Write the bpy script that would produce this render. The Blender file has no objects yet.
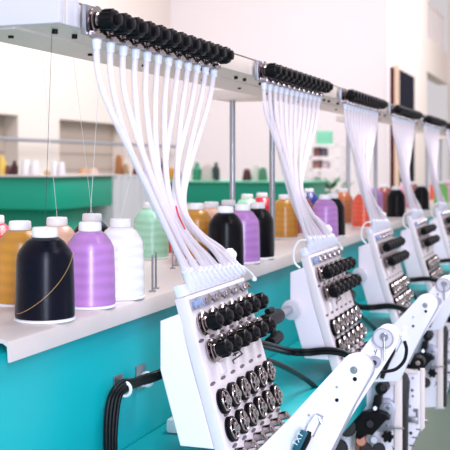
import bpy, bmesh, math, random
from mathutils import Vector, Matrix
random.seed(7)
sc = bpy.context.scene
COL = sc.collection
CZ = 1.25                      # camera height
TH = math.atan(0.354)          # camera yaw against the machine's long axis (x)
FP = 1000.0                    # focal length for a 450 px frame
ST, CT = math.sin(TH), math.cos(TH)
S = 0.45                       # spacing of the embroidery heads

def ax(u, v, x):
    "point on the plane x = const"
    t = (u-225)/FP
    y = x*(ST-t*CT)/(CT+t*ST)
    Z = x*CT+y*ST
    return Vector((x, y, CZ-(v-165)/FP*Z))
def ay(u, v, y):
    t = (u-225)/FP
    x = y*(CT+t*ST)/(ST-t*CT)
    Z = x*CT+y*ST
    return Vector((x, y, CZ-(v-165)/FP*Z))

# ---------------------------------------------------------------- materials
def lin(c):
    return tuple(((x/255)/12.92 if x/255 <= .04045 else ((x/255+.055)/1.055)**2.4) for x in c)+(1,)
def mat(name, rgb, rough=.5, metal=0, noise=0, nscale=30, bump=0, bscale=200, coat=0, alpha=1, trans=0, spec=None):
    m = bpy.data.materials.new(name); m.use_nodes = True
    nt = m.node_tree; b = nt.nodes['Principled BSDF']
    b.inputs['Base Color'].default_value = lin(rgb)
    b.inputs['Roughness'].default_value = rough
    b.inputs['Metallic'].default_value = metal
    b.inputs['Coat Weight'].default_value = coat
    b.inputs['Alpha'].default_value = alpha
    b.inputs['Transmission Weight'].default_value = trans
    if spec is not None: b.inputs['Specular IOR Level'].default_value = spec
    tc = nt.nodes.new('ShaderNodeTexCoord')
    if noise:
        n = nt.nodes.new('ShaderNodeTexNoise'); n.inputs['Scale'].default_value = nscale
        nt.links.new(tc.outputs['Object'], n.inputs['Vector'])
        r = nt.nodes.new('ShaderNodeMapRange')
        r.inputs['To Min'].default_value = 1-noise; r.inputs['To Max'].default_value = 1+noise*.4
        nt.links.new(n.outputs['Fac'], r.inputs['Value'])
        mx = nt.nodes.new('ShaderNodeVectorMath'); mx.operation = 'SCALE'
        mx.inputs[0].default_value = lin(rgb)[:3]
        nt.links.new(r.outputs[0], mx.inputs['Scale']); nt.links.new(mx.outputs[0], b.inputs['Base Color'])
    if bump:
        n = nt.nodes.new('ShaderNodeTexNoise'); n.inputs['Scale'].default_value = bscale
        nt.links.new(tc.outputs['Object'], n.inputs['Vector'])
        bp = nt.nodes.new('ShaderNodeBump'); bp.inputs['Strength'].default_value = bump; bp.inputs['Distance'].default_value = .001
        nt.links.new(n.outputs['Fac'], bp.inputs['Height']); nt.links.new(bp.outputs[0], b.inputs['Normal'])
    return m
def thread_mat(name, rgb, sheen=.27):
    m = mat(name, rgb, sheen, 0)
    nt = m.node_tree; b = nt.nodes['Principled BSDF']
    
    b.inputs['Specular IOR Level'].default_value = .2 if max(rgb) < 60 else .9
    tc = nt.nodes.new('ShaderNodeTexCoord')
    w = nt.nodes.new('ShaderNodeTexWave'); w.bands_direction = 'Z'
    w.inputs['Scale'].default_value = 260; w.inputs['Distortion'].default_value = 1.2; w.inputs['Detail'].default_value = 2
    nt.links.new(tc.outputs['Object'], w.inputs['Vector'])
    bp = nt.nodes.new('ShaderNodeBump'); bp.inputs['Strength'].default_value = .18; bp.inputs['Distance'].default_value = .0006
    nt.links.new(w.outputs['Fac'], bp.inputs['Height']); nt.links.new(bp.outputs[0], b.inputs['Normal'])
    w2 = nt.nodes.new('ShaderNodeTexWave'); w2.bands_direction = 'Z'
    w2.inputs['Scale'].default_value = 28; w2.inputs['Distortion'].default_value = 3
    nt.links.new(tc.outputs['Object'], w2.inputs['Vector'])
    r = nt.nodes.new('ShaderNodeMapRange'); r.inputs['To Min'].default_value = .9; r.inputs['To Max'].default_value = 1.04
    nt.links.new(w2.outputs['Fac'], r.inputs['Value'])
    mx = nt.nodes.new('ShaderNodeVectorMath'); mx.operation = 'SCALE'; mx.inputs[0].default_value = lin(rgb)[:3]
    nt.links.new(r.outputs[0], mx.inputs['Scale']); nt.links.new(mx.outputs[0], b.inputs['Base Color'])
    return m
M = dict(
 white=mat('white_enamel', (240, 229, 240), .35, noise=.03),
 panel=mat('panel_enamel', (224, 214, 220), .4, noise=.06, nscale=60),
 arm=mat('arm_enamel', (238, 234, 246), .3),
 rim=mat('plate_edge', (170, 170, 185), .4, .3),
 teal=mat('teal_paint', (0, 166, 172), .42, noise=.06, nscale=6),
 green=mat('green_paint', (10, 165, 135), .45),
 chrome=mat('chrome', (180, 170, 172), .16, 1),
 steel=mat('brushed_steel', (170, 172, 180), .32, .9),
 rail=mat('rail_metal', (222, 208, 200), .42, .15, noise=.05, nscale=20),
 endm=mat('end_block_metal', (206, 203, 212), .3, .05),
 table=mat('spool_table_metal', (218, 208, 206), .42, .15, noise=.06, nscale=40),
 black=mat('black_plastic', (8, 6, 11), .42, spec=.2),
 cable=mat('cable_rubber', (8, 8, 12), .4, spec=.3),
 core=mat('white_core_plastic', (244, 243, 245), .4),
 tube=mat('clear_tube', (243, 234, 244), .22, alpha=.6),
 sleeve=mat('sleeve_plastic', (226, 230, 245), .2, alpha=.9),
 wall=mat('wall_paint', (236, 228, 232), .8, noise=.02, nscale=2),
 wallw=mat('wall_paint_warm', (226, 214, 208), .8, noise=.02, nscale=2),
 shutter=mat('shutter_beige', (186, 170, 160), .7),
 floor=mat('floor_epoxy', (140, 156, 140), .5, noise=.08, nscale=3),
 grey=mat('grey_metal', (150, 155, 165), .4, .4),
 dark=mat('dark_gap', (30, 32, 38), .6),
 sheet=mat('white_sheet', (214, 212, 216), .8, bump=.4, bscale=12),
 tape=mat('strip_cream', (236, 222, 220), .5),
 brown=mat('copper_part', (150, 96, 76), .4, .4),
 navyb=mat('navy_board', (14, 17, 34), .8, spec=.1),
 maroon=mat('maroon_board', (74, 14, 26), .8, spec=.1),
 cream=mat('cream_edge', (226, 196, 174), .6),
 tagm=mat('cable_tag_teal', (24, 88, 108), .5),
 ink=mat('ink_grey', (105, 98, 105), .6),
 ltext=mat('text_white', (230, 240, 240), .6),
 blue=mat('guide_blue', (128, 146, 185), .35),
 wire=mat('thread_white', (240, 240, 240), .5), wired=mat('thread_dark', (70, 66, 72), .5), wireg=mat('thread_gold', (200, 160, 90), .4),
 shelfg=mat('box_green', (110, 190, 160), .6), plant=mat('leaf_green', (60, 110, 80), .6),
)
TC = dict(navy=(5, 7, 24), black=(6, 5, 12), lavender=(184, 126, 196), gold=(196, 134, 28), white=(250, 248, 252),
 peach=(240, 190, 160), mint=(165, 220, 190), red=(205, 30, 58), blue=(25, 40, 135), brick=(150, 62, 50),
 orange=(236, 84, 46), amber=(196, 108, 52), pink=(222, 150, 175), leaf=(110, 180, 80), yellow=(225, 180, 70))
TM = {k: thread_mat('thread_'+k, v) for k, v in TC.items()}

# ---------------------------------------------------------------- mesh helpers
def new(): return bmesh.new()
def box(bm, lo, hi, bev=0):
    r = bmesh.ops.create_cube(bm, size=1)
    vs = r['verts']
    for v in vs:
        v.co = Vector([lo[i]+(v.co[i]+.5)*(hi[i]-lo[i]) for i in range(3)])
    if bev:
        es = list({e for v in vs for e in v.link_edges})
        bmesh.ops.bevel(bm, geom=es, offset=bev, segments=2, affect='EDGES', profile=.5)
def frame(d):
    d = Vector(d).normalized()
    a = Vector((0, 0, 1)) if abs(d.z) < .9 else Vector((1, 0, 0))
    e1 = d.cross(a).normalized(); e2 = d.cross(e1).normalized()
    return e1, e2
def lathe(bm, o, d, prof, seg=20):
    "prof = list of (distance along d, radius)"
    o = Vector(o); d = Vector(d).normalized(); e1, e2 = frame(d)
    rings = []
    for h, r in prof:
        rings.append([bm.verts.new(o+d*h+(e1*math.cos(2*math.pi*i/seg)+e2*math.sin(2*math.pi*i/seg))*max(r, 1e-5)) for i in range(seg)])
    for a, b in zip(rings, rings[1:]):
        for i in range(seg):
            j = (i+1) % seg
            bm.faces.new((a[i], a[j], b[j], b[i]))
    bm.faces.new(rings[0][::-1]); bm.faces.new(rings[-1])
def cyl(bm, a, b, r, seg=16, bev=0):
    a = Vector(a); b = Vector(b); L = (b-a).length
    if bev: prof = [(0, r-bev), (bev, r), (L-bev, r), (L, r-bev)]
    else: prof = [(0, r), (L, r)]
    lathe(bm, a, b-a, prof, seg)
def torus(bm, o, d, R, r, seg=24, k=8):
    o = Vector(o); e1, e2 = frame(d); d = Vector(d).normalized(); g = []
    for i in range(seg):
        a = 2*math.pi*i/seg; rd = e1*math.cos(a)+e2*math.sin(a)
        g.append([bm.verts.new(o+rd*(R+r*math.cos(2*math.pi*j/k))+d*r*math.sin(2*math.pi*j/k)) for j in range(k)])
    for i in range(seg):
        for j in range(k):
            bm.faces.new((g[i][j], g[(i+1) % seg][j], g[(i+1) % seg][(j+1) % k], g[i][(j+1) % k]))
def spline(pts, n=8):
    pts = [Vector(p) for p in pts]; P = [pts[0]*2-pts[1]]+pts+[pts[-1]*2-pts[-2]]; out = []
    for i in range(1, len(P)-2):
        for k in range(n):
            t = k/n; a, b, c, d = P[i-1], P[i], P[i+1], P[i+2]
            out.append(.5*((2*b)+(c-a)*t+(2*a-5*b+4*c-d)*t*t+(3*b-3*c+d-a)*t**3))
    out.append(pts[-1]); return out
def tube(bm, pts, r, seg=10, smooth=8):
    p = spline(pts, smooth) if smooth else [Vector(q) for q in pts]
    up = None; prev = None
    for i, q in enumerate(p):
        d = (p[min(i+1, len(p)-1)]-p[max(i-1, 0)]).normalized()
        if up is None: e1, e2 = frame(d)
        else:
            e1 = (up-d*up.dot(d)).normalized(); e2 = d.cross(e1)
        up = e1
        ring = [bm.verts.new(q+(e1*math.cos(2*math.pi*k/seg)+e2*math.sin(2*math.pi*k/seg))*r) for k in range(seg)]
        if prev:
            for k in range(seg):
                bm.faces.new((prev[k], prev[(k+1) % seg], ring[(k+1) % seg], ring[k]))
        else: bm.faces.new(ring[::-1])
        prev = ring
    bm.faces.new(prev)
def prism(bm, pts, off, bev=0):
    off = Vector(off)
    a = [bm.verts.new(Vector(p)) for p in pts]; b = [bm.verts.new(Vector(p)+off) for p in pts]
    fs = [bm.faces.new(a), bm.faces.new(b[::-1])]
    n = len(a)
    for i in range(n): fs.append(bm.faces.new((a[i], b[i], b[(i+1) % n], a[(i+1) % n])))
    if bev:
        es = [e for e in set(fs[0].edges) | set(fs[1].edges)]
        bmesh.ops.bevel(bm, geom=es, offset=bev, segments=2, affect='EDGES', profile=.5)
def mesh(name, bm, m, sharp=35):
    bmesh.ops.recalc_face_normals(bm, faces=bm.faces[:])
    me = bpy.data.meshes.new(name)
    for f in bm.faces: f.smooth = True
    for e in bm.edges:
        if len(e.link_faces) == 2 and e.calc_face_angle(0) > math.radians(sharp): e.smooth = False
    bm.to_mesh(me); bm.free()
    me.materials.append(M[m] if isinstance(m, str) else m)
    return me
def root_loc(o):
    L = Vector((0, 0, 0))
    while o: L += Vector(o.location); o = o.parent
    return L
def obj(name, bm, m, parent=None, base=None):
    L = root_loc(parent) if parent else Vector(base if base is not None else (0, 0, 0))
    bmesh.ops.translate(bm, verts=bm.verts[:], vec=-L)
    o = bpy.data.objects.new(name, mesh(name, bm, m)); COL.objects.link(o)
    if parent: o.parent = parent
    else: o.location = L
    return o
def empty(name, loc):
    o = bpy.data.objects.new(name, None); COL.objects.link(o); o.location = loc
    o.empty_display_size = .02; return o
def tag(o, label, cat, group=None):
    o['label'] = label; o['category'] = cat
    if group: o['group'] = group
    return o
def struct(name, bm, m):
    o = obj(name, bm, m); o['kind'] = 'structure'; return o
def dup(o, parent=None):
    c = o.copy(); COL.objects.link(c)
    if parent: c.parent = parent
    for ch in o.children: dup(ch, c)
    return c
def disc_prof(*p): return list(p)

# ---------------------------------------------------------------- room
b = new(); box(b, (-1.5, -1.5, -.05), (18, 5.2, 0)); struct('floor', b, 'floor')
b = new()     # far wall with two shuttered recesses on its left run
YB = 5.0
al = [(6.0, 8.26), (9.06, 10.6)]
zt = CZ+.47
xs = [2.0, al[0][0], al[0][1], al[1][0], al[1][1], 12.2]
for i in range(5):
    if i % 2 == 0: box(b, (xs[i], YB, 0), (xs[i+1], YB+.2, 4.5))
    else: box(b, (xs[i], YB, zt), (xs[i+1], YB+.2, 4.5)); 
struct('wall_left', b, 'wallw')
for i, (x0, x1) in enumerate(al):
    b = new(); box(b, (x0, YB+.15, 0), (x1, YB+.2, zt)); n = 10
    for k in range(1, n): box(b, (x0, YB+.14, zt*k/n), (x1, YB+.15, zt*k/n+.01))
    struct('window_%d' % (i+1), b, 'shutter')
b = new(); box(b, (12, 2.17, 0), (12.2, YB, 4.5)); struct('wall_back', b, 'wall')
# wall running away beside it, with a doorway and a stairs opening
yw = 2.17
b = new(); box(b, (12.2, yw, 0), (15.3, yw+.2, 4.5)); box(b, (15.3, yw, CZ+1.42), (18, yw+.2, CZ+1.95)); box(b, (15.3, yw+.02, 0), (18, yw+.06, .9))
struct('wall_right', b, 'wallw')
b = new(); box(b, (15.2, 4.0, 0), (18, 4.2, 4.5)); struct('wall_inner', b, 'wallw')
b = new(); box(b, (17.8, -1.5, 0), (18, 2.17, 4.5)); struct('wall_far', b, 'wallw')
b = new(); box(b, (15.3, yw+.2, CZ+1.65), (18, 4.0, CZ+1.85)); struct('ceiling', b, 'wallw')
b = new()
for k in range(9): cyl(b, (15.35+.32*k, yw+.1, CZ+1.95), (15.35+.32*k, yw+.1, CZ+2.6), .014, 8)
cyl(b, (15.3, yw+.1, CZ+2.6), (18, yw+.1, CZ+2.6), .02, 8)
g = obj('mezzanine_railing', b, 'tape'); tag(g, 'thin pale railing with upright bars on the upper landing at far right', 'railing')
b = new(); cyl(b, (2.1, YB-.12, CZ+.235), (11.9, YB-.12, CZ+.235), .018, 8)
for x in (3, 5, 7.5, 9.9, 11.8): cyl(b, (x, YB-.12, CZ+.235), (x, YB, CZ+.235), .012, 8)
tag(obj('wall_rail', b, 'grey'), 'thin grey horizontal rail running along the beige wall across the shuttered recesses', 'rail')
# boards at the corner
b = new(); box(b, (12.3, yw-.05, 0), (13.75, yw-.004, CZ+1.2)); o = obj('board', b, 'navyb')
tag(o, 'tall dark navy board standing flat against the wall beyond the corner', 'board')
b = new(); y0 = ax(390.3, 0, 11.95).y; y1 = ax(394.5, 0, 11.95).y; y2 = ax(399, 0, 11.95).y
box(b, (11.93, y1, 0), (11.97, y0, CZ+1.17)); r = empty('board', (11.95, y1, 0)); o = obj('panel', b, 'maroon', r)
b = new(); box(b, (11.93, y2, 0), (11.97, y1, CZ+1.19)); obj('edge_strip', b, 'cream', r)
tag(r, 'narrow maroon board with a cream edge strip at the wall corner', 'board')

# ---------------------------------------------------------------- background benches and clutter
r = empty('sewing_bench', (3.6, 2.0, 0))
X0, Y0 = 3.6, 2.015
b = new(); box(b, (X0, Y0, CZ-.185), (X0+.55, 3.2, CZ-.05), .008); obj('apron', b, 'green', r)
b = new(); box(b, (X0-.02, Y0-.02, CZ-.05), (X0+.57, 3.22, CZ-.042), .003); obj('top', b, 'table', r)
b = new(); box(b, (X0+.12, Y0+.06, .0), (X0+.42, Y0+.5, CZ-.185), .01); obj('pedestal', b, 'green', r)
b = new(); box(b, (X0+.08, 2.75, .0), (X0+.45, 3.1, CZ-.185), .01); obj('pedestal', b, 'green', r)
tag(r, 'green painted bench with pale top behind the thread cones at left', 'bench')
# draped sheet
b = new()
n = 40
pts = []
for i in range(n):
    x = X0+.6+.5*i/(n-1); pts.append((x, Y0+.02+.012*math.sin(i*1.1)))
for (p, q) in zip(pts, pts[1:]):
    for z0, z1 in ((CZ-.6, CZ-.055),):
        vs = [b.verts.new((p[0], p[1], z0)), b.verts.new((q[0], q[1], z0)), b.verts.new((q[0], q[1], z1)), b.verts.new((p[0], p[1], z1))]
        b.faces.new(vs)
box(b, (X0+.6, Y0+.02, CZ-.06), (X0+1.1, 2.6, CZ-.05))
box(b, (X0+.595, Y0+.02, CZ-.6), (X0+.605, 2.6, CZ-.05))
bmesh.ops.remove_doubles(b, verts=b.verts[:], dist=.0005)
tag(obj('dust_sheet', b, 'sheet'), 'pale grey sheet hanging in folds over a stand beside the green bench', 'sheet')
b = new(); box(b, (X0+.63, Y0+.06, 0), (X0+1.07, 2.58, CZ-.062)); tag(obj('stand', b, 'grey'), 'stand hidden below the pale grey sheet', 'stand')
# far bench
r = empty('sewing_bench', (7, 2, 0))
ya, yb2 = ax(117, 0, 7).y, ax(306, 0, 7).y
b = new(); box(b, (7, yb2, CZ-.29), (7.6, ya, CZ-.135), .01); obj('apron', b, 'green', r)
b = new(); box(b, (6.97, yb2-.03, CZ-.135), (7.63, ya+.03, CZ-.12), .004); obj('top', b, 'shelfg', r)
for yy in (yb2+.1, (ya+yb2)/2, ya-.2):
    b = new(); box(b, (7.2, yy, 0), (7.3, yy+.1, CZ-.29)); obj('leg', b, 'green', r)
tag(r, 'long green bench in the far middle of the room', 'bench')
b = new(); y0, y1 = ax(150, 0, 5.6).y, ax(112, 0, 5.6).y
box(b, (5.6, y0, CZ-.62), (6.1, y1, CZ-.245), .01); box(b, (5.62, y0+.02, 0), (6.08, y1-.02, CZ-.62)); tag(obj('cabinet', b, 'endm'), 'low white cabinet between the draped sheet and the thread tubes', 'cabinet')

def bottle(x, y, z, r, h, colr, kind, lab, cat, group=None, neck=True):
    b = new()
    lathe(b, (x, y, z), (0, 0, 1), [(0, r*.95), (.1*h, r), (.62*h, r), (.78*h, r*.55), (h, r*.4)] if neck else [(0, r*.95), (.04*h, r), (.85*h, r*.72), (h, r*.5)], 14)
    key = 'bg_%d_%d_%d' % colr
    if key not in M: M[key] = mat(key, colr, .5)
    o = obj(kind, b, key, base=(x, y, z)); return tag(o, lab, cat, group)
zt = CZ-.042
def onA(u, r, h, c, kind, lab, cat, group=None, neck=False):
    p = ax(u, 170, 3.75); return bottle(p.x, p.y, zt, r, h, c, kind, lab, cat, group, neck)
onA(2, .02, .085, (225, 190, 90), 'bottle', 'yellow bottle at the left end of the green bench', 'bottle', neck=True)
onA(8, .013, .04, (110, 60, 60), 'jar', 'small brown jar beside the yellow bottle on the green bench', 'jar')
onA(14.5, .016, .06, (60, 14, 30), 'bottle', 'dark maroon bottle on the green bench', 'bottle', neck=True)
onA(26, .025, .065, (238, 234, 236), 'thread_cone', 'small white cone on the green bench, left of the white pair', 'thread cone')
onA(35, .024, .062, (238, 234, 236), 'thread_cone', 'small white cone on the green bench, right of the white pair', 'thread cone')
onA(47, .013, .02, (205, 170, 110), 'jar', 'tiny tan pot between the white cones on the green bench', 'jar')
onA(54.5, .018, .058, (238, 234, 236), 'thread_cone', 'small white cone right of the tan pot on green bench', 'thread cone')
onA(61.5, .018, .056, (232, 228, 236), 'thread_cone', 'rightmost small white cone on the green bench', 'thread cone')
p = ax(83, 170, 4.3)
for u, c, lab, cat in ((84, (220, 170, 130), 'tan bun-shaped spool on the pale sheet, left one', 'spool'), (93, (225, 195, 175), 'pale peach spool on the pale sheet, right one', 'spool')):
    p = ax(u, 170, 4.35); bottle(p.x, max(p.y, 2.07), CZ-.05, .03, .035, c, 'spool', lab, cat, None, False)
far = [(119, .05, .2, (190, 120, 70), 'amber jar'), (126, .04, .13, (190, 150, 120), 'tan jar'), 
       (136, .05, .1, (120, 40, 40), 'brick red jar'), (146, .05, .1, (150, 90, 70), 'brown jar'), (156, .04, .12, (210, 150, 130), 'salmon bottle'), (163, .035, .17, (40, 40, 50), 'black bottle'),
       (172, .05, .1, (225, 150, 60), 'orange jar'), (178, .04, .08, (60, 70, 150), 'blue jar'), (197, .05, .14, (60, 150, 120), 'green bottle'), (208, .08, .13, (205, 190, 185), 'wide grey jar'),
       (216, .04, .14, (40, 60, 60), 'dark bottle'), (247, .05, .09, (90, 40, 50), 'maroon jar'), (256, .05, .12, (230, 220, 215), 'cream jar'), (263, .05, .1, (80, 140, 110), 'mossy jar')]
for u, rr, h, c, nm in far:
    p = ax(max(u, 119), 170, 7.3 if u > 118 else 7.25)
    bottle(p.x, p.y-(0.0 if u > 118 else -.02)+(0.09 if u < 118 else 0), CZ-.12, rr*.75, h, c, 'bottle' if 'bottle' in nm else 'jar', nm+' on the far green bench, out of focus', 'bottle' if 'bottle' in nm else 'jar', None, 'bottle' in nm)
# shelf unit near the back wall
r = empty('shelf_unit', (10.5, 3, 0))
ya, yb2 = ax(309, 0, 10.5).y, ax(337, 0, 10.5).y
for z in (.5, .95, CZ-.05, CZ+.08-.0, CZ+.0+.21):
    b = new(); box(b, (10.5, yb2, z-.012), (10.9, ya, z+.012)); obj('shelf', b, 'wall', r)
for yy in (yb2, ya-.02):
    for xx in (10.5, 10.88):
        b = new(); box(b, (xx, yy-.01, 0), (xx+.02, yy+.01, CZ+.22)); obj('post', b, 'wall', r)
tag(r, 'open white shelf unit against the back wall, out of focus', 'shelf')
def clutter(u0, u1, z0, z1, c, x, name, lab, cat):
    b = new(); a, d = ax(u0, 0, x).y, ax(u1, 0, x).y
    box(b, (x, min(a, d), z0), (x+.15, max(a, d), z1), .01)
    key = 'bg_%d_%d_%d' % c
    if key not in M: M[key] = mat(key, c, .6)
    tag(obj(name, b, key), lab, cat)
clutter(316, 330, CZ+.222, CZ+.37, (120, 195, 165), 10.55, 'box', 'mint green box on top of the white shelf unit', 'box')
clutter(313, 320, CZ+.092, CZ+.19, (120, 80, 80), 10.55, 'box', 'dusky red box on the upper shelf of white unit', 'box')
clutter(321, 325, CZ+.092, CZ+.185, (90, 90, 105), 10.55, 'box', 'slate grey box on the upper shelf of white unit', 'box')
clutter(312, 320, CZ-.038, CZ+.05, (150, 110, 105), 10.55, 'box', 'brownish box on the middle shelf of white unit', 'box')
clutter(322, 327, CZ-.038, CZ+.04, (205, 190, 200), 10.55, 'box', 'lilac box on the middle shelf of white unit', 'box')
# plant on far side
b = new(); px = ax(331, 190, 8.5); px.y = max(px.y, 1.3)
cyl(b, (px.x, px.y, 0), (px.x, px.y, CZ-.45), .07, 12); r = empty('potted_plant', (px.x, px.y, 0)); obj('pot', b, 'brown', r)
b = new()
for i in range(60):
    a = random.uniform(0, 6.28); rr = random.uniform(.02, .22); z = CZ-.45+random.uniform(0, .33)
    c = Vector((px.x+rr*math.cos(a), px.y+rr*math.sin(a)*.9, z)); d = Vector((math.cos(a), math.sin(a), random.uniform(-.2, .8))).normalized()
    e = d.cross(Vector((0, 0, 1))).normalized()*.03
    prism(b, [c-d*.06, c+e, c+d*.07, c-e], (0, 0, .003))
obj('foliage', b, 'plant', r); tag(r, 'leafy green plant behind the thread cones, out of focus', 'plant')

b = new(); p = Vector((2.1, .62, 0)); box(b, (1.75, .72, 0), (2.15, .98, .02), .004); tag(obj('floor_pedal', b, 'brown'), 'low dark brown pedal plate on the green floor under the machine', 'pedal')
# ---------------------------------------------------------------- machine bed and beam
XE = 7.0
yb, zbed, yt = .45, CZ-.296, .44
r = empty('machine_bed', (.3, yb, zbed))
b = new(); box(b, (.3, yb, CZ-.52), (XE, yb+.34, CZ-.155), .006); obj('beam', b, 'teal', r)
b = new(); box(b, (.3, .285, zbed-.05), (XE, yb-.0005, zbed), .004); obj('bed_plate', b, 'teal', r)
for x in (.8, 3.1, 5.6):
    b = new(); box(b, (x, yb+.2, 0), (x+.12, yb+.33, CZ-.521), .006); obj('leg', b, 'teal', r)
tag(r, 'long teal painted embroidery machine bed running the length of the row', 'machine bed')
# spool table: sheet with folded lip
ztab = CZ-.1434
X0 = ay(10, 340, yt).x
b = new()
prof = [(yt+.40, ztab), (yt+.006, ztab), (yt+.002, ztab-.002), (yt, ztab-.006), (yt, ztab-.0188), (yt+.002, ztab-.0188), (yt+.003, ztab-.006), (yt+.007, ztab-.0035), (yt+.40, ztab-.0035)]
prism(b, [(X0, y, z) for y, z in prof], (XE-X0, 0, 0))
r = empty('spool_table', (X0, yt, ztab)); obj('tray', b, 'table', r)
for x in (1.0, 3, 5):
    b = new(); box(b, (x, yb+.04, CZ-.154), (x+.1, yb+.25, ztab-.0036)); obj('support', b, 'table', r)
tag(r, 'long pale metal tray with folded lip holding the thread cones above the teal beam', 'spool table')

# ---------------------------------------------------------------- thread cones
prof_body = [(.0032, .0272), (.006, .0276), (.03, .0271), (.055, .0262), (.0605, .0255), (.0655, .0232), (.073, .0175), (.0765, .0128)]
prof_core = [(0, .0272), (.0008, .0284), (.0025, .0284), (.0033, .0262), (.0034, .012), (.0765, .0105), (.0768, .0118), (.0785, .0124), (.0845, .0120), (.0858, .0112), (.0858, .007), (.080, .0065)]
b = new(); lathe(b, (0, 0, 0), (0, 0, 1), prof_body, 48)
me_body = mesh('thread_winding', b, TM['navy'], 50)
b = new(); lathe(b, (0, 0, 0), (0, 0, 1), prof_core, 40)
me_core = mesh('cone_core', b, 'core', 40)
b = new(); lathe(b, (0, 0, .0715), (0, 0, 1), [(0, .0135), (.001, .0150), (.004, .0150), (.005, .0135)], 32)
me_ring = mesh('core_ring', b, TM['blue'], 40)
bodies = {}
def cone(x, y, c, label, sc_=.94, ring=False):
    if c not in bodies:
        m = me_body.copy(); m.materials.clear(); m.materials.append(TM[c]); bodies[c] = m
    r = empty('thread_cone', (x, y, ztab)); r.scale = (sc_, sc_, 1)
    o = bpy.data.objects.new('thread_winding', bodies[c]); COL.objects.link(o); o.parent = r
    o = bpy.data.objects.new('cone_core', me_core); COL.objects.link(o); o.parent = r
    if ring:
        o = bpy.data.objects.new('core_ring', me_ring); COL.objects.link(o); o.parent = r; o['label'] = 'blue ring under the cap'
    tag(r, label, 'thread cone', 'thread cones on the spool table'); return r
R1, R2, R3 = .4665, .543, .62
def ux(u, y): return ay(u, 300, y).x
navy = cone(ux(45, R1), R1, 'navy', 'navy thread cone at the front left, a gold strand lying across it', 1)
cone(ux(90, R1), R1, 'lavender', 'lavender thread cone just right of the front navy cone')
cone(ux(120.5, R1), R1, 'white', 'white thread cone at the front, right of the lavender cone')
cone(ux(20, R2), R2, 'gold', 'gold thread cone behind the navy cone at far left')
cone(ux(57, R2), R2, 'peach', 'peach thread cone behind and between the navy and lavender cones')
cone(ux(92, R2), R2, 'navy', 'dark navy thread cone behind the lavender cone, only its shoulder showing', ring=True)
cone(ux(-6, R3+.01), R3+.01, 'red', 'red thread cone cut by the left edge of the picture')
cone(ux(151, R3), R3, 'mint', 'mint green thread cone in the back row, right of the front white cone', 1.0)
cone(ux(172, R3), R3, 'red', 'red thread cone half hidden behind the nearest head\'s tubes')
cone(ux(196.5, R2), R2, 'gold', 'gold thread cone seen through the ends of the nearest tubes')
cone(ux(211.5, R2), R2, 'peach', 'peach thread cone right behind the black cone beside nearest tubes')
cone(ux(225.5, R1), R1, 'black', 'black thread cone at the front, directly right of the nearest head\'s tubes')
cone(ux(228.5, R2), R2, 'navy', 'dark thread cone with blue ring behind the front black cone', ring=True)
cone(ux(242.5, R1), R1, 'lavender', 'lavender thread cone between two black cones in the front row')
cone(ux(257.5, R1), R1, 'black', 'black thread cone right of the middle lavender cone, in front of a post')
cone(ux(247, R3), R3, 'mint', 'mint thread cone behind the middle lavender cone')
cone(ux(262, R3), R3, 'red', 'crimson thread cone between the mint cone and the gold cone')
cone(ux(284.5, R2), R2, 'gold', 'gold thread cone left of the second head\'s tubes')
cone(ux(301, R2), R2, 'brick', 'brick red thread cone behind the second head\'s tubes')
cone(ux(309, R3), R3, 'blue', 'royal blue thread cone right behind the second head\'s tubes')
cone(ux(325, R1), R1, 'lavender', 'bright lavender thread cone right of the second head\'s tubes')
cone(ux(332.5, R1+.001), R1, 'black', 'black thread cone showing as a thin strip beside the bright lavender cone') if False else None
cone(ux(325, R1)+.062, R1, 'black', 'black thread cone showing as a thin strip right of the bright lavender cone')
cone(ux(343, R2), R2, 'amber', 'amber brown thread cone left of the orange cone')
cone(ux(363, R1), R1, 'orange', 'orange red thread cone left of the third head\'s tubes')
cone(ux(374, R2), R2, 'lavender', 'small lavender thread cone left of the third head\'s tubes, behind')
cone(ux(384, R2), R2, 'brick', 'brick thread cone right of the third head\'s tubes, second row')
cone(ux(396, R1), R1, 'black', 'black thread cone between the tubes of third and fourth heads')
cone(ux(404, R2), R2, 'pink', 'pink thread cone behind the fourth head\'s tubes')
cone(ux(413, R2), R2, 'brick', 'dark red thread cone just left of the farthest large black cone')
cone(ux(421, R1), R1, 'black', 'black thread cone between the tubes of fourth and fifth heads')
cone(ux(436, R2), R2, 'orange', 'orange thread cone next to the bright green cone at far right')
cone(ux(441, R1), R1, 'leaf', 'bright green thread cone at far right')
cone(ux(448, R1), R1, 'pink', 'pink thread cone at the right edge of the picture')
# strand over the navy cone
b = new(); pts = []
c0 = Vector((ux(45, R1), R1, ztab))
va = math.atan2(-c0.y, -c0.x)     # direction towards camera
for k in range(15):
    t = k/14; a = va-1.15+2.35*t; h = .008+.055*(t**1.7); pts.append(c0+Vector((.0278*math.cos(a), .0278*math.sin(a), h)))
tl = pts
obj('thread_tail', (lambda bb: (tube(bb, tl, .0002, 6, 3), bb)[1])(b), 'wireg', navy)['label'] = 'fine gold strand'
# spool pins left bare
for u, y in ((152.5, .455), (156, .462), (172.5, .53), (176, .54)):
    x = ux(u, y); b = new(); cyl(b, (x, y, ztab), (x, y, ztab+.042), .0012, 10, .0003); cyl(b, (x, y, ztab), (x, y, ztab+.0015), .004, 12)
    tag(obj('spool_pin', b, 'steel', base=(x, y, ztab)), 'bare upright steel pin on the spool table right of the white cone' if u < 160 else 'bare upright steel pin on the spool table beside the nearest tube ends', 'spool pin', 'bare spool pins')
b = new(); 
for u, v in ((1.5, 340),):
    pass

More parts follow.
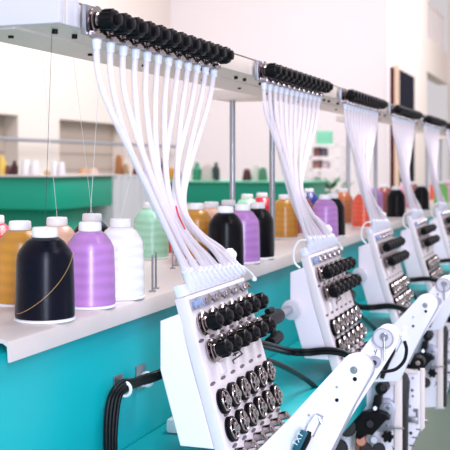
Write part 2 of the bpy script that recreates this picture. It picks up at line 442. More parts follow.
# ---------------------------------------------------------------- guide rail on posts
zr0, zr1 = CZ+.109, CZ+.1298
xr = .6853
r = empty('thread_guide_rail', (xr, .375, zr0))
b = new(); box(b, (xr+.002, .375, zr0), (XE, .379, zr1), .0008)
box(b, (xr+.002, .375, zr1-.002), (XE, .476, zr1)); obj('front_channel', b, 'rail', r)
b = new(); box(b, (xr+.002, .3792, zr0), (XE, .476, zr0+.0022)); box(b, (xr+.002, .419, zr0-.0016), (XE, .476, zr0-.00005)); cyl(b, (xr, .419, zr0), (XE, .419, zr0), .0022, 8); box(b, (xr+.002, .4745, zr0-.0005), (XE, .476, zr0+.01)); obj('bottom_plate', b, 'rail', r)
b = new(); box(b, (xr-.006, .375, zr0), (xr+.0015, .70, zr0+.052), .0012); obj('end_plate', b, 'endm', r)
b = new(); box(b, (xr+.002, .3725, zr0-.0005), (xr+.022, .3748, zr0+.045), .0006); obj('corner_plate', b, 'endm', r)
bolts = [(xr+.028+.0, .397), (xr+.062, .40), (xr+.075, .44), (xr+.02, .445)]
for k in range(6):
    for dx, y in ((.0, .397), (.033, .397), (.012, .445), (.10, .397), (.155, .445), (.21, .397), (.27, .44), (.335, .397), (.352, .397), (.372, .40)):
        x = .70+S*k+dx+.012
        b = new(); cyl(b, (x, y, zr0-.0036), (x, y, zr0), .0024, 10); obj('bolt', b, 'black', r)
b = new(); cyl(b, (xr-.008, .455, zr0+.03), (xr-.006, .455, zr0+.03), .004, 12); obj('bolt', b, 'black', r)
for x in (1.6, 2.5, 3.4, 4.3, 5.2):
    b = new(); box(b, (x-.04, .4765, zr0), (x+.04, .575, zr0+.016), .001); obj('bracket', b, 'rail', r)
    for y in (.483, .553):
        b = new(); cyl(b, (x, y, ztab), (x, y, zr0), .0048, 14); obj('post', b, 'steel', r)
tag(r, 'long metal thread guide rail on slim steel posts above the thread cones', 'guide rail')

# ---------------------------------------------------------------- tension bars on the rail
x0t, pitch, yk = .7185, .0247, .372
def tension_bar():
    r = empty('tension_bar', (x0t, yk, CZ+.1153))
    b = new(); box(b, (x0t-.010, .3675, CZ+.1035), (x0t+11*pitch+.010, .3722, CZ+.1275), .0006); obj('mounting_bar', b, 'steel', r)
    z = CZ+.1152
    for i in range(12):
        x = x0t+i*pitch
        b = new(); o = (x, .367, z)
        lathe(b, o, (0, -1, 0), [(0, .003), (.008, .003), (.0085, .0076), (.010, .0082), (.020, .0082), (.0215, .0076), (.022, .005), (.025, .005), (.0255, .004)], 14)
        for a in range(12):
            an = a*math.pi/6; c = Vector((x+.0082*math.cos(an), 0, z+.0082*math.sin(an)))
            cyl(b, (c.x, .3565, c.z), (c.x, .348, c.z), .0010, 6)
        kn = obj('tension_knob', b, 'black', r)
        b = new(); lathe(b, (x, .3665, z), (0, -1, 0), [(0, .0105), (.0008, .0118), (.0016, .0105), (.0022, .005), (.0034, .005), (.004, .0105), (.0048, .0118), (.0056, .0105)], 20)
        for q in range(4): torus(b, (x, .3610-.0007*q, z), (0, 1, 0), .0062-.0005*q, .0005, 14, 5)
        obj('tension_disc', b, 'chrome', kn)
        b = new(); box(b, (x-.0058, .357, z-.0145), (x+.0058, .3672, z-.0085), .0012)
        obj('guide_block', b, 'chrome', kn)
        b = new(); lathe(b, (x, .363, z-.0146), (0, 0, -1), [(0, .0036), (.0006, .0040), (.003, .0040), (.004, .0036), (.008, .0034), (.0084, .003)], 12)
        obj('tube_collar', b, 'sleeve', kn)
    return r
bar = tension_bar()
nth = ['nearest the camera', 'second from the camera', 'third from the camera', 'fourth from the camera', 'fifth from the camera', 'sixth from the camera']
for k in range(6):
    o = bar if k == 0 else dup(bar)
    o.location.x = bar.location.x+S*k if k else o.location.x
    tag(o, 'row of black tension knobs on the rail, '+nth[k], 'tension bar', 'tension bars along the rail')

# ---------------------------------------------------------------- embroidery head
HX = .868; HW = .173
P0 = Vector((HX, .346, CZ-.123)); DN = Vector((0, -.28, -.96)).normalized(); NR = Vector((0, -.96, .28)).normalized()
def pp(a, s, n=0): return P0+Vector((a, 0, 0))+DN*s+NR*n
cols = [.0165+i*.0288 for i in range(6)]
def pbox(b, a0, a1, s0, s1, n0, n1, bev=0):
    pts = [pp(a0, s0, n0), pp(a1, s0, n0), pp(a1, s1, n0), pp(a0, s1, n0)]
    prism(b, pts, NR*(n1-n0), bev)
LP = [(95.5, 44), (97, 62), (102, 88), (115, 122), (129, 152), (143, 182), (156, 210), (169, 237), (181, 263), (190, 284)]
RP = [(213.5, 74), (211, 92), (205.5, 115), (197, 144), (189.5, 172), (185.5, 197), (189, 217), (204, 235), (224, 250), (241, 270)]
YP = [.363, .363, .362, .360, .358, .356, .354, .352, .351, .350]
def make_head():
    r = empty('embroidery_head', (HX+HW/2, .36, CZ-.26))
    # casing
    side = [ax(160, 321, HX), ax(160, 370, HX), ax(180, 446, HX)]
    back_top = side[0].y
    tp = ax(181, 313, HX)
    poly = [(tp.y, tp.z), (side[0].y, side[0].z), (side[1].y, side[1].z), (side[2].y, side[2].z), (pp(0, .143, -.013).y, CZ-.263), (pp(0, .03, -.013).y, pp(0, .03, -.013).z)]
    b = new(); prism(b, [(HX, y, z) for y, z in poly], (HW-.004, 0, 0), .0012); cs = obj('casing', b, 'white', r)
    for f in cs.data.polygons: f.use_smooth = False
    b = new(); pbox(b, 0, HW, 0, .172, -.0125, 0, .0015)
    obj('face_plate', b, 'panel', r)
    fp = r.children[-1]
    # upper guide strip
    b = new(); pbox(b, .004, HW-.004, .0035, .0145, 0, .0012); obj('guide_strip', b, 'rim', r)
    st_ = r.children[-1]
    for i in range(6):
        b = new(); a = cols[i]
        pbox(b, a-.009, a+.009, .0065, .0115, .001, .0052, .001); cyl(b, pp(a+.002, .004, .003), pp(a+.008, .013, .006), .0012, 8); cyl(b, pp(a-.008, .013, .003), pp(a-.003, .005, .006), .0012, 8)
        obj('thread_guide', b, 'chrome' if i else 'blue', st_)
    # knob rows
    for s in (.029, .056):
        for i in range(6):
            a = cols[i]+(.004 if s > .04 else 0)
            if a > HW-.008: a = HW-.008
            o = pp(a, s, 0)
            b = new(); lathe(b, o, NR, [(0, .0035), (.0095, .0035), (.010, .0074), (.0112, .0080), (.0195, .0080), (.0205, .0072), (.021, .005), (.0230, .0045), (.0235, .003)], 14)
            e1, e2 = frame(NR)
            for q in range(10):
                an = q*math.pi/5; c = o+(e1*math.cos(an)+e2*math.sin(an))*.0082
                cyl(b, c+NR*.012, c+NR*.019, .0009, 6)
            k = obj('tension_knob', b, 'black', r)
            b = new(); lathe(b, o, NR, [(0.0005, .0085), (.002, .0112), (.003, .0115), (.0036, .0104), (.004, .005), (.0052, .005), (.0058, .0104), (.0066, .0115), (.0074, .0108)], 22)
            for q in range(3): torus(b, o+NR*(.0078+.001*q), NR, .0058-.0005*q, .00045, 14, 5)
            obj('tension_disc', b, 'chrome', k)
    # thread wheels
    for s in (.1035, .1305):
        for i in range(6):
            a = min(cols[i]+(.002 if s > .11 else 0), HW-.008); o = pp(a, s, 0)
            b = new(); lathe(b, o, NR, [(0, .010), (.0006, .0119), (.0022, .0119), (.0026, .0102), (.0030, .0102), (.0034, .0119), (.0050, .0119), (.0056, .0110), (.0056, .0090), (.0046, .0085)], 24)
            w = obj('thread_wheel', b, 'black', r)
            b = new(); e1, e2 = frame(NR)
            torus(b, o+NR*.0055, NR, .0094, .0009, 22, 6); lathe(b, o+NR*.0040, NR, [(0, .005), (.003, .005), (.0042, .0035), (.006, .0032)], 12)
            for q in range(5):
                an = q*2*math.pi/5+.4*i; d = e1*math.cos(an)+e2*math.sin(an); cyl(b, o+NR*.0054+d*.0035, o+NR*.0054+d*.0095, .0013, 6)
            obj('spoked_rim', b, 'chrome', w)
    # small oval plates above each column
    for s in (.0435, .0845, .1165, .1465):
        for i in range(6):
            b = new(); lathe(b, pp(cols[i]+(.0 if s < .1 else .003)-.002, s, 0), NR, [(0, .0017), (.0006, .0015)], 12)
            for v in b.verts: v.co.x = (v.co.x-(HX+cols[i]))*4.2+HX+cols[i]
            obj('number_plate', b, 'ink', r)
    # lower thread take-up row
    for i in range(6):
        o = pp(min(cols[i]+.002, HW-.006), .153, 0)
        b = new(); cyl(b, o, o+NR*.01, .0045, 12, .0008); torus(b, o+NR*.006+DN*.006, (1, 0, 0), .0055, .0011, 16, 6); cyl(b, o+NR*.010, o+NR*.013+DN*.004, .0015, 8)
        obj('check_spring', b, 'chrome', r)
        o = pp(min(cols[i]+.002, HW-.006), .1655, 0)
        b = new(); cyl(b, o, o+NR*.012, .0055, 12, .001); cyl(b, o+NR*.006, o+NR*.008+DN*.010, .0018, 8); obj('needle_clamp', b, 'steel', r)
    # mark and patch on the face plate
    b = new()
    def st(p, q, w=.0007):
        p = pp(*p, .0003); q = pp(*q, .0003); cyl(b, p, q, w, 5)
    st((.080, .066), (.084, .072)); st((.090, .0655), (.084, .072)); st((.072, .0745), (.104, .0735)); st((.077, .0705), (.094, .070)); st((.104, .0735), (.098, .069)); st((.072, .0745), (.074, .078))
    obj('printed_mark', b, 'dark', r)
    b = new(); pbox(b, .036, .050, .070, .081, 0, .0008, .0002); obj('blank_label', b, 'arm', r)
    # comb for the tubes
    b = new(); T = Vector((0, -.10, 1)).normalized()
    lo = pp(.002, 0, -.012)
    prism(b, [pp(.003, -.0005, -.011), pp(HW-.004, -.0005, -.011), pp(HW-.010, -.012, -.011), pp(.001, -.012, -.011)], NR*.008, .001)
    obj('tube_comb', b, 'sleeve', r)
    cb = [c for c in r.children if c.name.startswith('tube_comb')][0]
    for i in range(12):
        f = i/11; a = ay(LP[8][0], LP[8][1], YP[8]).lerp(ay(RP[8][0], RP[8][1], YP[8]), f); c = ay(LP[9][0], LP[9][1], YP[9]).lerp(ay(RP[9][0], RP[9][1], YP[9]), f)
        b = new(); lathe(b, c, a-c, [(-.006, .0040), (.010, .0040), (.012, .0035), (.020, .0035), (.0205, .0028)], 12); obj('tube_socket', b, 'sleeve', cb)
    b = new(); cyl(b, pp(HW-.014, -.03, -.006), pp(HW-.002, -.026, -.006), .006, 12, .002); cyl(b, pp(HW-.006, -.034, -.006), pp(HW-.006, -.016, -.006), .0042, 10, .001); obj('comb_clip', b, 'core', cb)
    # hooked guide with bead
    b = new(); tube(b, [pp(HW-.02, -.012, -.012), pp(HW, -.014, -.012), pp(HW+.03, -.012, -.01), pp(HW+.055, -.001, -.01), pp(HW+.062, .006, -.01)], .0011, 8); lathe(b, pp(HW+.062, .004, -.01), (0, 0, -1), [(0, .001), (.001, .0028), (.004, .0028), (.005, .001)], 10)
    obj('hook_guide', b, 'core', r)
    # looped hose at the back corner
    # hub and shaft on the camera side of the casing back
    return r
head = make_head()
names = ['nearest the camera', 'second from the camera', 'third from the camera', 'fourth from the camera', 'fifth from the camera at the right edge']
for k in range(5):
    o = head if k == 0 else dup(head)
    if k: o.location.x += S*k
    tag(o, 'white embroidery head with black knobs, '+names[k], 'embroidery head', 'embroidery heads in a row')

# loop of hose behind each of the further heads
for k in range(1, 5):
    x = HX+S*k-.004
    b = new(); q = lambda u, v: ax(u, v, HX+S-.004)+Vector((S*(k-1), 0, 0))
    pts = [q(300, 268), q(294.5, 262), q(294, 250), q(299, 241), q(306, 240)]
    tube(b, pts, .0014, 8)
    tag(obj('air_hose', b, 'core', base=pts[0]), 'short white hose looping up beside the '+['', 'second', 'third', 'fourth', 'fifth'][k]+' embroidery head', 'hose', 'hoses beside the heads')

# drive shaft behind the heads
for k in range(4):
    x1 = HX+S*(k+1); y = .371; z = CZ-.197
    r = empty('drive_shaft', (x1-.2, y, z))
    b = new(); cyl(b, (x1-.27, y, z), (x1-.001, y, z), .0055, 12); obj('shaft', b, 'steel', r)
    b = new(); cyl(b, (x1-.125, y, z), (x1-.06, y, z), .0095, 14, .001); cyl(b, (x1-.11, y-.0, z+.012), (x1-.09, y-.0, z+.012), .004, 8)
    obj('coupling', b, 'black', r)
    b = new(); lathe(b, (x1-.0075, y-.002, z), (1, 0, 0), [(.0005, .0065), (.0005, .0125), (.001, .0138), (.0055, .0138), (.0062, .0130)], 26); obj('hub', b, 'endm', r)
    b = new(); cyl(b, (x1-.10, y+.0, z-.03), (x1-.06, y+.0, z-.027), .008, 12, .001); cyl(b, (x1-.085, y, z-.022), (x1-.085, y, z-.009), .004, 8); obj('set_screw', b, 'black', r)
    tag(r, 'dark shaft coupling with a white hub, entering the '+['second', 'third', 'fourth', 'fifth'][k]+' head', 'shaft', 'shafts between the heads')

# ---------------------------------------------------------------- thread tubes
def tube_pts(i, q=0):
    f = i/11; out = []
    for k in range(10):
        a = ay(LP[k][0], LP[k][1], YP[k]); c = ay(RP[k][0], RP[k][1], YP[k])
        c = ay(RP[k][0]-q*(0, 0, 0, 3, 6, 8, 9, 6, 2, 0)[k], RP[k][1], YP[k]); a = ay(LP[k][0]-q*(0, 0, 0, -2, -3, -1, 1, 3, 2, 0)[k], LP[k][1], YP[k])
        p = a.lerp(c, f); w = math.sin(math.pi*(k-2)/7) if k > 2 else 0
        p.y += (.0035 if i % 2 else -.002)*w+.002*w*math.sin(i*2.1)
        p.z += .004*w*math.sin(i*1.7)
        if k == 0: p = Vector((x0t+i*pitch, .363, CZ+.097))
        out.append(p)
    return out
order = ['nearest', 'second', 'third', 'fourth', 'fifth', 'sixth']
tubes = []
for i in range(12):
    b = new(); tube(b, tube_pts(i), .0027, 12, 8)
    tubes.append(obj('thread_tube', b, 'tube', base=(x0t+i*pitch, .363, CZ+.097)))
tubes2 = []
for i in range(12):
    b = new(); tube(b, [p-Vector((x0t+i*pitch, .363, CZ+.097)) for p in tube_pts(i, 1)], .0027, 12, 8)
    tubes2.append(mesh('thread_tube', b, 'tube'))
for k in range(6):
    for i in range(12):
        o = tubes[i] if k == 0 else tubes[i].copy()
        if k: o.data = tubes2[i]
        if k: COL.objects.link(o); o.location.x += S*k
        tag(o, 'clear white thread tube running down from the rail in the %s bundle' % order[k], 'thread tube', 'thread tubes of the %s bundle' % order[k])
b = new(); tube(b, [ay(176, 206, .35), ay(178, 214, .348), ay(181, 221, .347), ay(185, 229, .346)], .0008, 6)
tag(obj('thread_strand', b, TM['red'], base=ay(176, 206, .35)), 'short red thread showing among the tubes of the nearest bundle', 'thread')
# ---------------------------------------------------------------- front arm linkages
def rounded(c, rx, pts_before, pts_after, a0, a1, x, n=10):
    out = [ax(u, v, x) for u, v in pts_before]
    for i in range(n+1):
        a = math.radians(a0+(a1-a0)*i/n); out.append(ax(c[0]+rx*math.cos(a), c[1]+rx*math.sin(a), x))
    out += [ax(u, v, x) for u, v in pts_after]
    return out
XA, XB = .905, .955
def make_arm():
    r = empty('lever_arm', ax(300, 470, XA))
    pa = rounded((355, 370), 16, [(225, 480), (262, 446), (290, 418)], [(352, 408), (331, 450), (318, 480)], 208, 380, XA)
    b = new(); prism(b, pa, (.008, 0, 0), .001); p1 = obj('front_lever', b, 'arm', r)
    pa = rounded((355.5, 371), 16.5, [(292, 421)], [(353, 408), (330, 458)], 208, 381, XA)
    b = new(); prism(b, [p+Vector((.0085, 0, 0)) for p in pa], (.006, 0, 0), .001); obj('backing_rim', b, 'rim', p1)
    # screws and holes
    for (u, v, rr, m) in ((354, 370, .0035, 'steel'), (355, 379, .0019, 'black'), (337, 387, .0012, 'rim'), (337, 400, .0017, 'black'), (309, 415, .0012, 'rim')):
        c = ax(u, v, XA); b = new(); cyl(b, c-Vector((.0012, 0, 0)), c+Vector((.001, 0, 0)), rr, 14, .0003)
        if m == 'steel': cyl(b, c-Vector((.0022, 0, 0)), c-Vector((.001, 0, 0)), rr*.5, 6)
        obj('screw', b, m, p1)
    # connector in its slot, with cable and teal tag
    b = new(); prism(b, [ax(u, v, XA) for u, v in ((311, 420), (317, 413), (324, 416), (314, 437), (306, 434))], (-.001, 0, 0)); obj('connector_slot', b, 'rim', p1)
    b = new(); prism(b, [ax(u, v, XA-.001) for u, v in ((310, 422), (316, 414), (322, 417), (313, 435), (306, 432))], (-.006, 0, 0), .001)
    cn = obj('connector', b, 'core', r)
    b = new(); cyl(b, ax(319, 417, XA-.007), ax(322, 424, XA-.007), .0016, 8); obj('latch', b, 'steel', cn)
    b = new(); tube(b, [ax(310, 431, XA-.005), ax(307, 440, XA-.006), ax(301, 452, XA-.006), ax(292, 475, XA-.006)], .0030, 10)
    tube(b, [ax(304, 431, XA-.005), ax(300, 440, XA-.006), ax(293, 455, XA-.006), ax(284, 475, XA-.006)], .0022, 10); obj('connector_cable', b, 'cable', cn)
    b = new(); prism(b, [ax(u, v, XA-.010) for u, v in ((301, 430), (308, 433), (299, 452), (292, 449))], (.003, 0, 0), .0004); tg = obj('cable_tag', b, 'tagm', cn); tg['label'] = 'teal tag with white characters'
    o = ax(296.5, 447, XA-.0103); e = (ax(305, 432, XA-.0103)-o).normalized()
    cu = bpy.data.curves.new('tag_text', 'FONT'); cu.body = 'TXT'; cu.size = .0075; cu.extrude = .0001; cu.materials.append(M['ltext'])
    t = bpy.data.objects.new('tag_text', cu); COL.objects.link(t)
    X = e; Zd = Vector((-1, 0, 0)); Y = Zd.cross(X).normalized()
    mtx = Matrix((X, Y, Zd)).transposed().to_4x4(); mtx.translation = o
    bpy.context.view_layer.update(); dg = bpy.context.evaluated_depsgraph_get()
    me = bpy.data.meshes.new_from_object(t.evaluated_get(dg)); me.transform(mtx); me.transform(Matrix.Translation(-r.location))
    bpy.data.objects.remove(t)
    t = bpy.data.objects.new('printed_letters', me); COL.objects.link(t); t.parent = cn
    # second lever with pulley
    pa = rounded((387, 336), 11.5, [(268, 480), (340, 378)], [(398, 343), (385, 364), (350, 418), (318, 480)], 212, 370, XB)
    b = new(); prism(b, pa, (.007, 0, 0), .001); p2 = obj('rear_lever', b, 'arm', r)
    c = ax(384.5, 337, XB)
    b = new(); lathe(b, c-Vector((.007, 0, 0)), (1, 0, 0), [(0, .0085), (.0, .0098), (.001, .0103), (.0028, .0095), (.0042, .0095), (.006, .0103), (.0068, .0098)], 32); pu = obj('pulley', b, 'endm', p2)
    b = new(); torus(b, c-Vector((.0074, 0, 0)), (1, 0, 0), .0094, .0006, 30, 6); obj('pulley_rim', b, 'rim', p2)
    c2 = ax(384, 337, XB-.009); b = new(); cyl(b, c2, c2+Vector((.004, 0, 0)), .0036, 14, .0006); torus(b, c2, (1, 0, 0), .003, .0009, 14, 6)
    cyl(b, c2+Vector((0, 0, 0)), ax(384.5, 361, XB-.009), .0009, 8); obj('pulley_pin', b, 'steel', p2)
    c = ax(375.5, 361.5, XB); b = new(); lathe(b, c-Vector((.007, 0, 0)), (1, 0, 0), [(0, .0035), (.0002, .0052), (.002, .0056), (.003, .0048), (.006, .0056)], 20); rl = obj('roller', b, 'rim', p2)
    b = new(); cyl(b, c-Vector((.0086, 0, 0)), c-Vector((.0068, 0, 0)), .0026, 12); obj('roller_bore', b, 'dark', rl)
    b = new()
    for (p, q) in (((374, 350), (375.5, 353)), ((377, 349.5), (375.5, 353)), ((375.5, 353), (375, 355)), ((371, 371), (375, 369)), ((372, 373), (373.5, 369.5))):
        cyl(b, ax(*p, XB-.0002), ax(*q, XB-.0002), .0004, 5)
    obj('printed_mark', b, 'ink', p2)
    return r
arm = make_arm()
an = ['before the nearest head', 'before the second head', 'before the third head']
for k in range(3):
    o = arm if k == 0 else dup(arm)
    if k: o.location.x += S*k
    tag(o, 'long white lever pair with pulley '+an[k], 'lever', 'white levers before the heads')

# ---------------------------------------------------------------- hook arm housings (instance of head 2 is the reference)
XD = 1.41
def make_hook():
    r = empty('hook_housing', ax(395, 450, XD))
    b = new(); prism(b, [ax(u, v, XD) for u, v in ((300, 480), (322, 440), (345, 407), (366.5, 406), (367.5, 372), (376, 358), (398, 358), (401, 372), (401, 480))], (.004, 0, 0), .0008)
    obj('side_plate', b, 'arm', r)
    b = new(); prism(b, [ax(u, v, XD-.0) for u, v in ((395, 378), (401.5, 374), (402.5, 378), (402.5, 480), (395, 480))], (-.006, 0, 0), .0012); obj('cover_strip', b, 'tape', r)
    b = new(); prism(b, [ax(u, v, XD+.005) for u, v in ((385, 373), (397, 371), (405.5, 377), (408, 384), (406.5, 410), (405.5, 480), (385, 480))], (.02, 0, 0), .001); obj('inner_core', b, 'dark', r)  # solid block coloured dark for the shade in the gap between the plates
    XEp = XD+.05
    b = new(); prism(b, [ax(u, v, XEp) for u, v in ((396, 371), (420, 371), (420.5, 430), (411, 447), (405, 480), (393, 480))], (.004, 0, 0), .0006); fe = obj('rear_plate', b, 'arm', r)
    b = new(); prism(b, [ax(u, v, XEp-.001) for u, v in ((420, 369), (424.5, 369), (424.5, 428), (420.5, 432))], (.006, 0, 0), .001); obj('edge_bar', b, 'tape', fe)
    for (u, v, rr, m) in ((412.5, 390, .0022, 'steel'), (413, 396, .0013, 'black'), (410, 406, .0025, 'rim'), (415, 410, .0026, 'steel'), (411, 433, .0022, 'dark'), (408, 420, .0022, 'rim'), (407.5, 444, .002, 'steel'), (413, 378, .0018, 'rim')):
        c = ax(u, v, XEp); b = new(); cyl(b, c-Vector((.0022, 0, 0)), c, rr, 10, .0004); obj('screw', b, m, fe)
    b = new(); prism(b, [ax(u, v, XEp-.004) for u, v in ((404, 416), (418, 417), (418, 423), (404, 421))], (-.004, 0, 0), .0006); cyl(b, ax(417.5, 409, XEp-.006), ax(417.5, 424, XEp-.006), .0016, 8); obj('bracket', b, 'steel', fe)
    for i, (u, v) in enumerate(((424, 421), (418, 429), (414, 437), (411, 445), (408, 453))):
        c = ax(u, v, XEp+.002); b = new(); cyl(b, c+Vector((0, .003, 0)), c-Vector((0, .006, 0)), .0024, 10, .0006); obj('bolt', b, 'steel', fe)
    # gearbox plate and motor cluster on the near side
    b = new(); prism(b, [ax(u, v, XD-.001) for u, v in ((378, 400), (383, 397.5), (390, 398), (395.5, 403), (396.5, 410), (394.5, 429), (390, 431.5), (376, 430))], (-.007, 0, 0), .0015); obj('bearing_bezel', b, 'rim', r)
    b = new(); prism(b, [ax(u, v, XD-.008) for u, v in ((378, 403), (390, 403), (392, 406), (391.5, 428), (378, 429))], (-.004, 0, 0), .001); gp = obj('bearing_plate', b, 'grey', r)
    for u, v in ((388.5, 407.5), (388, 426.5)):
        c = ax(u, v, XD-.012); b = new(); cyl(b, c-Vector((.003, 0, 0)), c, .0026, 12, .0006); obj('bolt', b, 'steel', gp)
    xc = XD-.03
    b = new(); cyl(b, ax(381, 389, xc), ax(381, 389, xc)+Vector((.025, 0, 0)), .0085, 20, .001); cyl(b, ax(383, 388, xc-.004), ax(383, 388, xc), .005, 14, .0006)
    prism(b, [ax(u, v, xc) for u, v in ((374, 396), (382, 394), (381, 404), (376, 414), (371, 411))], (.012, 0, 0), .001); obj('belt_wheel', b, 'black', r)
    b = new(); prism(b, [ax(u, v, xc-.008) for u, v in ((350, 416), (366, 412), (376, 411), (385, 416), (389, 417), (389, 420.5), (384, 420), (379, 428), (372, 436), (366, 433), (360, 440), (355, 438), (358, 425), (350, 427))], (.016, 0, 0), .002)
    cyl(b, ax(347, 427, xc-.012), ax(347, 427, xc+.008), .0135, 20, .0015); cyl(b, ax(370, 424, xc-.013), ax(370, 424, xc), .006, 14, .001); obj('trimmer_bracket', b, 'black', r)
    b = new(); cyl(b, ax(375, 408.5, xc-.012), ax(375, 408.5, xc), .0032, 12, .0008); obj('clamp_screw', b, 'steel', r)
    c = ax(388, 436, xc+.01); b = new(); cyl(b, c-Vector((.006, 0, 0)), c, .0055, 12, .001)
    for q in range(6):
        a = q*math.pi/3; d = Vector((0, math.cos(a), math.sin(a)))*.0058; cyl(b, c+d-Vector((.006, 0, 0)), c+d, .0028, 8, .0008)
    obj('star_knob', b, 'black', r)
    b = new(); cyl(b, ax(391, 428, xc+.015), ax(404, 428.5, xc+.015), .0012, 8); obj('rod', b, 'steel', r)
    b = new(); cyl(b, ax(361, 441, xc-.004), ax(361, 441, xc+.014), .0075, 14, .001); prism(b, [ax(u, v, xc) for u, v in ((356, 433), (366, 436), (362, 450), (354, 456))], (.01, 0, 0), .001); obj('hook_drum', b, 'brown', r)
    b = new(); cyl(b, ax(374, 440, xc-.004), ax(374, 440, xc+.014), .0055, 14, .001); obj('bobbin_case', b, 'grey', r)
    b = new(); cyl(b, ax(366, 449, xc-.002), ax(366, 449, xc+.01), .009, 14, .001); obj('hook_cover', b, 'black', r)
    b = new(); cyl(b, ax(338, 449, xc-.004), ax(338, 449, xc+.012), .0145, 18, .0015); obj('rotary_weight', b, 'black', r)
    b = new(); cyl(b, ax(379, 449, xc), ax(379, 449, xc+.012), .009, 14, .001); obj('rotary_weight', b, 'black', r)
    b = new()
    for (p, q) in (((392, 446), (394, 450)), ((396, 444), (394, 450)), ((391, 452), (397, 448))): cyl(b, ax(*p, XD-.0003), ax(*q, XD-.0003), .0006, 5)
    obj('printed_mark', b, 'ink', r)
    # black knob on the outer plate
    c = ax(418, 363, XEp-.02); b = new(); cyl(b, c, c+Vector((.02, 0, 0)), .0085, 20, .001); prism(b, [ax(u, v, XEp-.008) for u, v in ((405, 358), (416, 355), (417, 368), (406, 367))], (.008, 0, 0), .001); k = obj('feed_knob', b, 'black', fe)
    b = new(); cyl(b, c-Vector((.0015, 0, 0)), c, .0035, 12, .0005); obj('knob_centre', b, 'chrome', k)
    b = new(); prism(b, [ax(u, v, XEp-.003) for u, v in ((402, 368), (418, 369), (418, 373), (402, 373))], (-.005, 0, 0), .0008); obj('ledge', b, 'tape', fe)
    return r
hook = make_hook()
hn = ['beneath the second head', 'beneath the third head', 'beneath the fourth head']
for k in range(3):
    o = hook if k == 0 else dup(hook)
    if k: o.location.x += S*k
    tag(o, 'white hook housing with black trimmer parts '+hn[k], 'hook housing', 'hook housings under the heads')

# ---------------------------------------------------------------- cables
# cable looping beside the pulley
xk = 1.10
r = empty('sensor_cable', ax(404, 338, xk))
b = new(); tube(b, [ax(404.5, 341, xk), ax(406.5, 350, xk), ax(404, 361, xk), ax(396, 369, xk), ax(386, 371.5, xk), ax(380, 372, xk)], .0019, 10); obj('cord', b, 'cable', r)
b = new(); prism(b, [ax(u, v, xk) for u, v in ((401, 329), (403.5, 326), (407, 328), (407, 341), (401.5, 341))], (.006, 0, 0), .001); obj('plug', b, 'core', r)
b = new(); cyl(b, ax(404, 329.5, xk-.001), ax(404, 329.5, xk+.001), .0016, 10); obj('plug_screw', b, 'steel', r)
tag(r, 'short black cord with white plug curving down right of the near pulley', 'cable')
# bundle on the beam
def bcable(pts, rad, lab, group=None, yy=None):
    b = new(); P = [ay(u, v, y) for u, v, y in pts]; tube(b, P, rad, 10)
    o = obj('cable', b, 'cable', base=P[0]); return tag(o, lab, 'cable', group)
for k in range(4):
    d = k*3.1; e = .0035*k
    bcable([(107+d, 470, .443-e*.3), (106+d, 440, .443-e*.3), (107+d*1.1, 412, .442-e*.3), (111+d, 394+d*.2, .440-e*.3), (121+d*.5, 382+d*.9, .438-e*.3), (132, 380.5+d*.7, .436), (142, 377+d*.7, .434), (155, 373+d*.7, .428), (171, 366+d*.7, .415)], .0024,
           'black cable curving down the teal beam at left of the nearest head', 'cables clipped to the teal beam')
for (u, v, lab) in ((113, 376, 'left'), (135.5, 366, 'right')):
    r = empty('cable_clip', ay(u, v, .45))
    b = new(); P = [ay(a, c, .4498) for a, c in ((u, v), (u+9, v-3), (u+9.5, v+21), (u+.5, v+24))]; prism(b, P, (0, -.0015, 0), .0004); obj('base_plate', b, 'steel', r)
    c = ay(u+10, v+15, .437); d_ = (ay(u+20, v+12, .436)-ay(u+5, v+17, .436)).normalized()
    b = new(); torus(b, c+Vector((.004, 0, .001)), d_, .0068, .0018, 18, 6); box(b, (c.x-.003, .437, c.z-.006), (c.x+.006, .4485, c.z+.003), .001); obj('loop', b, 'core', r)
    tag(r, 'steel adhesive cable clip plate on the teal beam, %s one of the two' % lab, 'cable clip', 'cable clips on the beam')
b = new(); box(b, ay(164, 421, .40), Vector(ay(176, 408, .40))+Vector((0, .03, 0)), .003) if False else None
p = ay(168, 418, .43); b.free()
b = new(); box(b, (p.x-.008, .40, zbed), (p.x+.012, .43, zbed+.016), .004); cyl(b, (p.x, .415, zbed+.014), (p.x, .415, zbed+.022), .006, 12, .002)
tag(obj('cable_saddle', b, 'core'), 'small white plastic block on the teal ledge behind the nearest head', 'clip')
# cables on the bed between heads
for k in range(4):
    D = Vector((S*k, 0, 0)); nm = ['first and second', 'second and third', 'third and fourth', 'fourth and fifth'][k]
    P = [ay(240, 337, .36)+D, ay(268, 344, .352)+D]+[ax(u, v, x)+D for u, v, x in ((288, 349.5, 1.285), (306, 350.5, 1.305), (325, 349, 1.308), (340, 350.5, 1.309), (352, 356, 1.31), (358, 366, 1.32))]
    for j in range(2):
        b = new(); tube(b, [p+Vector((0, -.0006*j, -.0048*j)) for p in P], .0029, 10)
        tag(obj('cable', b, 'cable', base=P[0]), 'black cable strung across the bed between the %s heads' % nm, 'cable', 'upper cables between the %s heads' % nm)
    P = [ay(u, v, y)+D for u, v, y in ((258, 358, .35), (275, 363, .345), (292, 371, .34), (308, 381, .335), (322, 394, .325), (330, 410, .31))]
    b = new(); tube(b, P, .0035, 10); q = P[2]; 
    tag(obj('cable', b, 'cable', base=P[0]), 'thicker black cable curving down over the bed between the %s heads' % nm, 'cable')

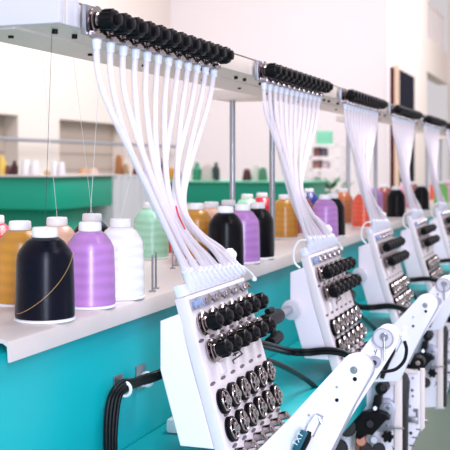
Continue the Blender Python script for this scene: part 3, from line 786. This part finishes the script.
# ---------------------------------------------------------------- fine threads from cones up to the rail
def fine(p, q, m, lab):
    b = new(); cyl(b, p, q, .00022, 5); tag(obj('thread_strand', b, m, base=p), lab, 'thread')
top = zr0-.001
def P3(u, v, y): return ay(u, v, y)
def cap(u, y): return Vector((ux(u, y), y, ztab+.0865))
fine(cap(92, R2), Vector((.86, .46, top)), 'wire', 'fine white thread rising from the dark cone behind the lavender cone to the rail')
fine(cap(57, R2), Vector((.80, .46, top)), 'wire', 'fine white thread rising from the peach cone to the rail')
fine(cap(90, R1), Vector((.84, .42, top)), 'wire', 'fine white thread rising from the front lavender cone to the rail')
fine(cap(45, R1), Vector((ux(52, .40), .40, top)), 'wired', 'fine dark thread rising almost straight from the front navy cone')
fine(cap(120.5, R1), Vector((1.0, .43, top)), 'wire', 'fine white thread rising from the front white cone to the rail')
fine(cap(151, R3), Vector((1.25, .47, top)), 'wire', 'fine white thread rising from the mint cone in the back row')

# ---------------------------------------------------------------- camera
cam = bpy.data.cameras.new('camera'); co = bpy.data.objects.new('camera', cam); COL.objects.link(co); sc.camera = co
cam.sensor_width = 36; cam.lens = FP/450*36; cam.shift_y = -60/450; cam.clip_start = .02
F = Vector((CT, ST, 0))
co.location = (0, 0, CZ); co.rotation_euler = F.to_track_quat('-Z', 'Y').to_euler()
cam.dof.use_dof = True; cam.dof.focus_distance = .95; cam.dof.aperture_fstop = 19

# ---------------------------------------------------------------- light
w = bpy.data.worlds.new('world'); sc.world = w; w.use_nodes = True
bg = w.node_tree.nodes['Background']; bg.inputs[0].default_value = (1.0, .94, .975, 1); bg.inputs[1].default_value = .58
def area(name, loc, to, size, sy, power, col):
    l = bpy.data.lights.new(name, 'AREA'); l.shape = 'RECTANGLE'; l.size = size; l.size_y = sy; l.energy = power; l.color = col
    o = bpy.data.objects.new(name, l); COL.objects.link(o); o.location = loc
    o.rotation_euler = (Vector(to)-Vector(loc)).to_track_quat('-Z', 'Y').to_euler()
area('window_daylight', (-.95, -.72, 1.5), (.85, .45, 1.15), .35, 1.9, 52, (.74, .80, 1))  # unseen cool light, added for cone highlights and the bluish near end
area('ceiling_lamp', (2.2, -.1, 3.3), (1.9, .45, 1), 3.0, .6, 95, (1, .96, .98))  # unseen overhead light, added to lift the heads and the bed
area('ceiling_lamp', (8, 2.6, 4.2), (9, 3.5, 1), 3.5, 1.5, 165, (1, .95, .98))  # unseen light, added to brighten the far walls
area('ceiling_lamp', (13, -.4, 4.2), (13.5, 2, 1.5), 3, 1, 150, (1, .95, .97))  # unseen light, added to brighten wall_right
sc.view_settings.view_transform = 'Standard'; sc.view_settings.look = 'None'
sc.view_settings.exposure = .17; sc.view_settings.gamma = 1; sc.view_settings.use_curve_mapping = False
